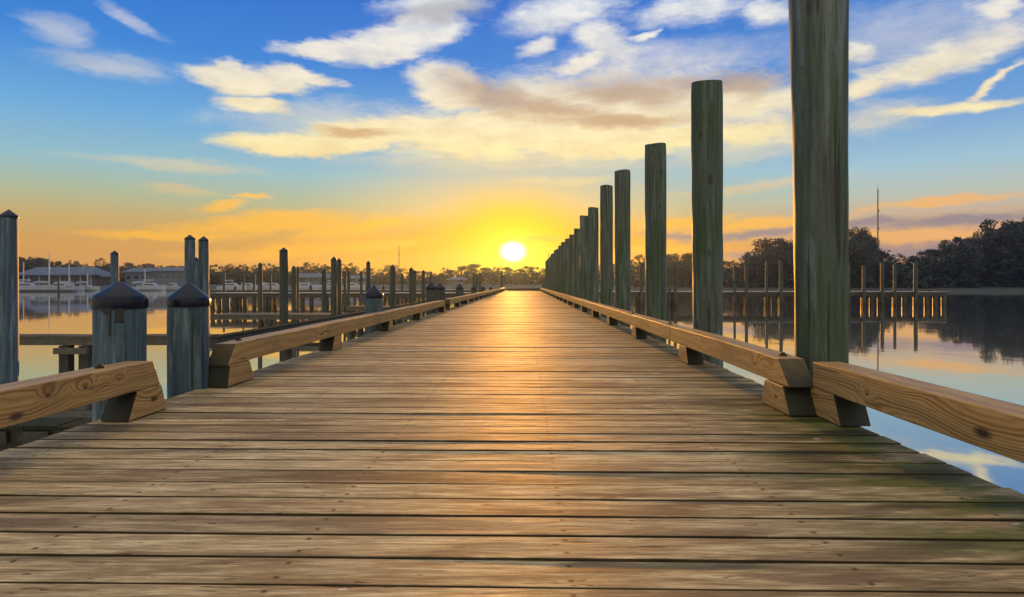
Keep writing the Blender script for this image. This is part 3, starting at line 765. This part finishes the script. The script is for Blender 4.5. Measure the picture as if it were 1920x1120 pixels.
cruiser(616,205,7,3.0,'white motorboat partly hidden by the joined pair of piles',tower=True)
cruiser(663,208,7,.1,'hazy white motorboat left of the small grey bollard')
capped('marker_post',X_(110,120),120,Z_(521,120),.17,M['pile_far'],'thin dark marker post standing in the water before the left moorings','marker post',None,caph=.2,skirt=.05,seg=10,rings=3)
r=empty('floating_dock',(X_(100,170),158,0)); tag(r,'long low floating dock in front of the left moorings','dock')
s=MB(); s.box(-12,13,0,1.6,-.1,.42); s.build('deck',M['docktop'],r)
s=MB(); s.box(-12,13,-.08,-.003,.05,.36); s.build('fender',M['dark'],r)

# ------------------------------------------------------------------ buildings
def building(name,px,d,wd,dp,eave,ridge,label,roofm='roofgrey',wallm='wallpale',over=.8,nwin=5,posts=0,hip=.18,base=1.2,rz=0.0,winh=1.2):
    r=empty(name,(X_(px,d),d,base),rz); tag(r,label,'building','buildings on the far left shore')
    s=MB(); s.box(-wd/2,wd/2,0,dp,-.5,eave); wl=s.build('wall',M[wallm],r)
    a=wd/2+over; b0=-over-(1.6 if posts else 0); b1=dp+over; rx=wd/2*(1-hip); ym=(b0+b1)/2; e=eave+.01
    s=MB(); s.add([(-a,b0,e),(a,b0,e),(a,b1,e),(-a,b1,e),(-rx,ym,ridge),(rx,ym,ridge),(-a,b0,e+.22),(a,b0,e+.22),(a,b1,e+.22),(-a,b1,e+.22)],
       [(0,3,2,1),(0,1,7,6),(1,2,8,7),(2,3,9,8),(3,0,6,9),(6,7,5,4),(7,8,5),(8,9,4,5),(9,6,4)]); s.build('roof',M[roofm],r)
    for i in range(nwin):
        x=-wd/2+wd*(i+.5)/nwin; s=MB(); s.box(x-wd/nwin*.3,x+wd/nwin*.3,-.05,-.004,eave*.45,min(eave*.45+winh,eave-.1)); w_=s.build('window',M['glass'],r)
        s=MB(); s.box(x-wd/nwin*.3-.06,x+wd/nwin*.3+.06,-.09,-.052,eave*.45-.12,eave*.45-.004); s.build('sill',M['boatwhite'],w_)
    for i in range(posts):
        x=-wd/2+wd*i/(posts-1); s=MB(); s.box(x-.12,x+.12,-1.9,-1.66,-.5,eave); s.build('porch_post',M['boatwhite'],r)
    return r
building('marina_building',110,212,23,9,3.1,5.9,'long low marina building with a big pale grey hipped roof and open porch',wallm='walldark',nwin=7,posts=8,over=1.2,base=1.4)
building('low_building',164,214,8,7,2.6,4.4,'lower roofed wing at the right end of the marina building',wallm='walldark',nwin=2,over=1.5,base=1.4)
building('white_building',262,224,10,8,4.3,5.9,'pale grey building behind the mast between the bollards',nwin=4,hip=.1,base=1.4)
building('white_building',325,222,14,8,4.6,6.0,'long pale building with a dark window band just left of the second bollard',nwin=7,hip=.05,base=1.4)
building('house',576,240,9,7,2.6,4.4,'small hazy house right of the big pointed pile',nwin=2,base=1.4)
building('house',614,246,7,6,2.4,4.2,'small hazy house behind the joined pair of piles',nwin=2,base=1.4)
building('house',668,248,8,6,2.3,3.6,'faint pale house left of the small grey bollard',nwin=2,base=1.4)
building('house',856,266,7,5,2.0,3.2,'faint low house behind the far capped bollards',nwin=2,base=1.3,wallm='walldark')

# ------------------------------------------------------------------ radio masts
def mast(px,topy,d,wd,label,n=26):
    top=Z_(topy,d); r=empty('radio_mast',(X_(px,d),d,1.2)); tag(r,label,'radio mast')
    h=top-1.2; s=MB()
    for k in range(3):
        a=k*2.094; s.tube([(wd*math.cos(a),wd*math.sin(a),-.3),(wd*math.cos(a)*.6,wd*math.sin(a)*.6,h*.93)],[.06,.045],5)
    for i in range(n):
        z0,z1=h*.93*i/n,h*.93*(i+1)/n
        for k in range(3):
            a,b_=k*2.094,(k+1)*2.094; w0=wd*(1-.4*i/n); s.tube([(w0*math.cos(a),w0*math.sin(a),z0),(w0*math.cos(b_),w0*math.sin(b_),z1)],[.03,.03],4,cap=False)
    s.build('lattice',M['steel'],r)
    s=MB(); s.tube([(0,0,h*.93),(0,0,h)],[.05,.02],6); s.build('aerial',M['steel'],r)
    for zz in (.55,.72):
        s=MB(); s.lathe([(.05,h*zz-.3),(.26,h*zz-.2),(.26,h*zz+.2),(.05,h*zz+.3)],8,(0,-wd)); s.build('antenna_drum',M['steel'],r)
mast(1646,341,176,.20,'tall thin radio mast above the trees of the right shore')
mast(748,456,285,.22,'thin radio mast above the far skyline left of the sun',14)
mast(1028,470,262,.18,'small distant mast just right of the sun',8)

# ------------------------------------------------------------------ haze
hz=MB(); hz.box(-718,718,-118,698,-2.2,29.5)
m=bpy.data.materials.new('morning_haze'); m.use_nodes=True; m.node_tree.nodes.clear(); g=N(m.node_tree)
pv=g.node('ShaderNodeVolumePrincipled'); pv.inputs['Color'].default_value=(.36,.52,.88,1); pv.inputs['Density'].default_value=.00024; pv.inputs['Anisotropy'].default_value=.74
o=g.node('ShaderNodeOutputMaterial'); g.l.new(pv.outputs[0],o.inputs['Volume'])
HZ=hz.build('haze',m); tag(HZ,kind='stuff',label='thin bluish morning haze over the water and the far shores',cat='haze')

# ------------------------------------------------------------------ sky
SUN_AZ=math.atan((962-CX)/F); SUN_EL=math.atan((CY-472)/F*math.cos(SUN_AZ))
W=bpy.data.worlds.new('World'); SC.world=W; W.use_nodes=True; W.node_tree.nodes.clear(); g=N(W.node_tree)
def AE(px,py):
    az=math.atan((px-CX)/F); return az, math.atan((CY-py)/F*math.cos(az))
dirv=g.node('ShaderNodeTexCoord').outputs['Generated']
dn=g.vmath('NORMALIZE',dirv); sp=g.node('ShaderNodeSeparateXYZ',{0:dn})
az=g.math('ARCTAN2',sp.outputs[0],sp.outputs[1]); el=g.math('ARCSINE',sp.outputs[2])
P=g.node('ShaderNodeCombineXYZ',{0:az,1:el,2:0.}).outputs[0]
def ecol(y): return math.atan((CY-y)/F)/1.5708
def ramp_y(lst,extra):
    st=[(max(0,ecol(y)),lin(c)) for y,c in lst]; return st+extra
TOPS=[(.42,(.12,.27,.58,1)),(.62,(.62,.62,.62,1)),(1.,(.95,.90,.80,1))]
base=g.ramp(g.math('DIVIDE',el,1.5708),ramp_y([(532,(216,150,70)),(470,(214,158,76)),(425,(200,170,108)),(385,(176,186,152)),(335,(148,190,200)),(250,(108,170,220)),(140,(60,134,214)),(0,(44,112,206))],TOPS))
# cooler, pinker low band towards the right
rb=g.ramp(g.math('DIVIDE',el,1.5708),ramp_y([(532,(186,140,120)),(470,(214,158,112)),(430,(206,168,136)),(385,(186,194,180)),(335,(160,196,212)),(250,(112,162,216)),(140,(80,138,210)),(0,(66,126,206))],TOPS))
base=g.mix(g.mrange(az,.12,.55),base,rb)
# behind the camera: pale, warm-white morning sky (nobody sees it, it lights the deck)
back=g.mrange(g.math('ABSOLUTE',az),1.2,2.2)
base=g.mix(g.math('MULTIPLY',back,.8),base,(1.0,.88,.66,1))
# glow round the sun
dx=g.math('SUBTRACT',az,SUN_AZ); dy=g.math('SUBTRACT',el,SUN_EL)
def ell(rx,ry,oy=0.):
    a=g.math('DIVIDE',dx,rx); b=g.math('DIVIDE',g.math('SUBTRACT',dy,oy),ry)
    return g.math('SQRT',g.math('ADD',g.math('MULTIPLY',a,a),g.math('MULTIPLY',b,b)))
base=g.mix(g.mrange(ell(.36,.17,.02),1.,.1,0,.85),base,lin((250,208,130)))
base=g.mix(g.mrange(ell(.46,.085,-.01),1.,.30,0,.97),base,lin((255,170,0)))
base=g.mix(g.mrange(ell(.17,.12),1.,.25,0,.95),base,lin((255,206,0)))
base=g.mix(g.mrange(ell(.10,.085),1.,.1,0,.8),base,lin((255,238,0)))
# --- clouds
nw=g.noise(g.map(P,scale=(7,16,1)),1.,4,.55,out=1)
nw=g.vmath('SUBTRACT',nw,(.5,.5,.5)); nw=g.vmath('MULTIPLY',nw,(.09,.035,0))
nf=g.noise(g.map(P,scale=(34,90,1)),1.,5,.6,out=1); nf=g.vmath('MULTIPLY',g.vmath('SUBTRACT',nf,(.5,.5,.5)),(.03,.012,0))
PW=g.vmath('ADD',g.vmath('ADD',P,nw),nf)
fb=g.math('ADD',g.math('MULTIPLY',g.noise(g.map(P,rot=(0,0,R(8)),scale=(12,34,1)),1.,8,.66,.6),.62),g.math('MULTIPLY',g.noise(g.map(PW,rot=(0,0,R(-12)),scale=(22,70,1)),1.,6,.7,1.2),.38))
def field(blobs):
    cur=None
    for (cx,cy,rx,ry,rot) in blobs:
        a,e=AE(cx,cy); ca=math.cos(a)
        mp=g.map(PW,loc=(a,e,0),rot=(0,0,R(rot)),scale=(rx/F*ca*ca,ry/F*ca,1),typ='TEXTURE')
        ln=g.vmath('LENGTH',mp,out=1)
        cur=ln if cur is None else g.math('MINIMUM',cur,ln)
    return cur
lens=[(610,96,95,17,4),(720,84,130,30,10),(800,56,80,34,14),(470,150,135,24,0),(560,142,85,15,-6),(420,136,34,18,25),(478,195,74,19,0),(570,268,190,22,5),(730,244,170,32,6),(920,250,270,42,0),(1140,262,270,32,0),(835,165,84,48,-14)]
def dens(blobs,lo=.28,hi=1.26,k=1.55):
    f=g.math('ADD',field(blobs),g.math('MULTIPLY',g.math('SUBTRACT',fb,.5),-k))
    return g.mrange(f,hi,lo)
white=[(1230,215,260,40,0),(1120,190,330,66,2),(1360,190,200,52,0),(1300,250,280,34,0),
       (1050,30,120,34,4),(1140,80,80,34,-30),(1290,16,120,32,4),(1215,70,24,9,20),(1000,88,42,14,15),(1100,118,75,14,10),(1440,14,60,26,0),(800,10,120,16,6),
       (1760,116,200,36,15),(1640,160,60,30,20),(1850,160,85,11,33),(1790,206,160,11,0),(1870,16,45,24,0),(1620,95,40,18,-30)]
thin=[(110,56,70,26,-8),(240,42,80,12,-24),(320,306,190,12,0),(1250,110,260,36,0),(1700,60,240,60,0),(1650,220,120,30,0),(1000,300,420,20,0),(600,220,200,34,5),(1060,338,100,9,3),(340,352,80,10,0),(1360,290,200,24,3),(1420,350,160,10,3),(200,120,120,20,0),]
low=[(520,420,230,24,4),(660,432,150,14,10),(430,384,60,14,8),(480,365,50,8,0),(320,440,180,10,0),(600,466,260,14,4),(1290,416,130,14,3),(1440,420,140,14,3),(1760,378,180,12,6),(1700,446,220,18,0),(1230,470,120,10,0),(1020,452,90,8,0)]
gray=[(1420,440,130,10,3),(1290,446,110,10,0),(1800,414,210,14,4),(1640,420,110,10,0),(1460,478,160,12,0),(1760,470,200,14,0)]
shade=[(930,186,130,32,-16),(1180,170,150,26,-4),(1350,158,150,22,0),(1020,208,150,22,-6),(1150,228,180,14,0),(830,20,100,20,10),(680,246,90,10,0)]
elr=g.math('DIVIDE',el,1.5708)
ccol=g.ramp(elr,ramp_y([(532,(248,146,20)),(470,(250,170,36)),(420,(252,182,62)),(360,(248,204,130)),(285,(255,238,176)),(210,(252,238,200)),(120,(246,238,222)),(0,(238,240,240))],[(.5,(.7,.7,.7,1))]))
sunw=g.mrange(ell(.30,.26),1.,.3,0,.75); ccol=g.mix(sunw,ccol,g.ramp(elr,ramp_y([(500,(255,200,20)),(420,(255,226,60)),(330,(255,232,150)),(230,(255,244,196)),(100,(250,240,215))],[])))
rightpink=g.mrange(az,.2,.6,0,.5)
tex=g.mrange(g.noise(g.map(P,loc=(.3,.7,0),scale=(16,40,1)),1.,6,.6),.35,.68)
ccol=g.mix(g.math('MULTIPLY',tex,g.mrange(el,.10,.40,.30,.62)),ccol,g.ramp(elr,ramp_y([(500,(212,140,90)),(400,(220,170,120)),(250,(226,196,150)),(120,(190,196,206)),(0,(165,185,215))],[])))
sky=g.mix(g.math('MULTIPLY',dens(thin,.2,1.35,1.9),.42),base,ccol)
sky=g.mix(g.math('MULTIPLY',dens(low,.35,1.2,1.3),.92),sky,g.mix(rightpink,g.mix(.5,ccol,lin((255,194,58))),lin((230,176,140))))
sky=g.mix(g.math('MULTIPLY',dens(white),.97),sky,ccol)
sky=g.mix(g.math('MULTIPLY',dens(lens,.62,1.18,.95),.97),sky,ccol)
sky=g.mix(g.math('MULTIPLY',dens(shade,.2,1.4,1.6),.72),sky,g.ramp(elr,ramp_y([(300,(214,160,100)),(200,(178,140,112)),(120,(165,150,145)),(0,(170,175,185))],[])))
sky=g.mix(g.math('MULTIPLY',dens(gray,.3,1.2,1.2),.78),sky,lin((134,128,142)))
# scattered cloud outside the photographed part of the sky
# sun disc and corona
c1=g.mrange(ell(.062,.050),1.,.0,0,1); sky=g.mix(g.math('POWER',c1,1.5),sky,(1.5,1.15,.05,1))
c2=g.mrange(ell(.026,.020),1.,.0,0,1,False); sky=g.mix(g.math('POWER',c2,2.2),sky,(14.,12.,8.,1))
ns=g.node('ShaderNodeTexSky'); ns.sky_type='NISHITA'; ns.sun_disc=False; ns.sun_elevation=SUN_EL; ns.sun_rotation=SUN_AZ; ns.air_density=1.; ns.dust_density=1.; ns.ozone_density=1.
nsc=g.vmath('SCALE',ns.outputs[0]); nsc.node.inputs[3].default_value=.003
tot=g.vmath('ADD',sky,nsc)
bg=g.node('ShaderNodeBackground'); g.l.new(tot,bg.inputs[0]); bg.inputs[1].default_value=1.
wo=g.node('ShaderNodeOutputWorld'); g.l.new(bg.outputs[0],wo.inputs[0])

L=bpy.data.lights.new('sun','SUN'); L.energy=5.; L.angle=R(.6); L.color=(1.,.40,.06)
lo=bpy.data.objects.new('sun',L); COL.objects.link(lo)
sd_=Vector((math.sin(SUN_AZ)*math.cos(SUN_EL),math.cos(SUN_AZ)*math.cos(SUN_EL),math.sin(SUN_EL)))
lo.rotation_euler=sd_.to_track_quat('Z','Y').to_euler()

cam=bpy.data.cameras.new('camera'); co=bpy.data.objects.new('camera',cam); COL.objects.link(co)
co.location=(0,0,CZ); co.rotation_euler=(R(90),0,0); cam.sensor_width=36; cam.lens=36*F/1920
cam.shift_x=-(CX-960)/1920; cam.shift_y=-(560-CY)/1920; cam.clip_start=.05; cam.clip_end=4000
SC.camera=co
vs_=SC.view_settings; vs_.view_transform='Standard'; vs_.look='None'; vs_.exposure=0; vs_.gamma=1
SC.render.engine='CYCLES'
cy=SC.cycles; cy.use_denoising=True; cy.max_bounces=6; cy.volume_bounces=1; cy.sample_clamp_indirect=4.
cy.use_adaptive_sampling=True; cy.adaptive_threshold=.02
W.cycles.sampling_method='MANUAL'; W.cycles.sample_map_resolution=512
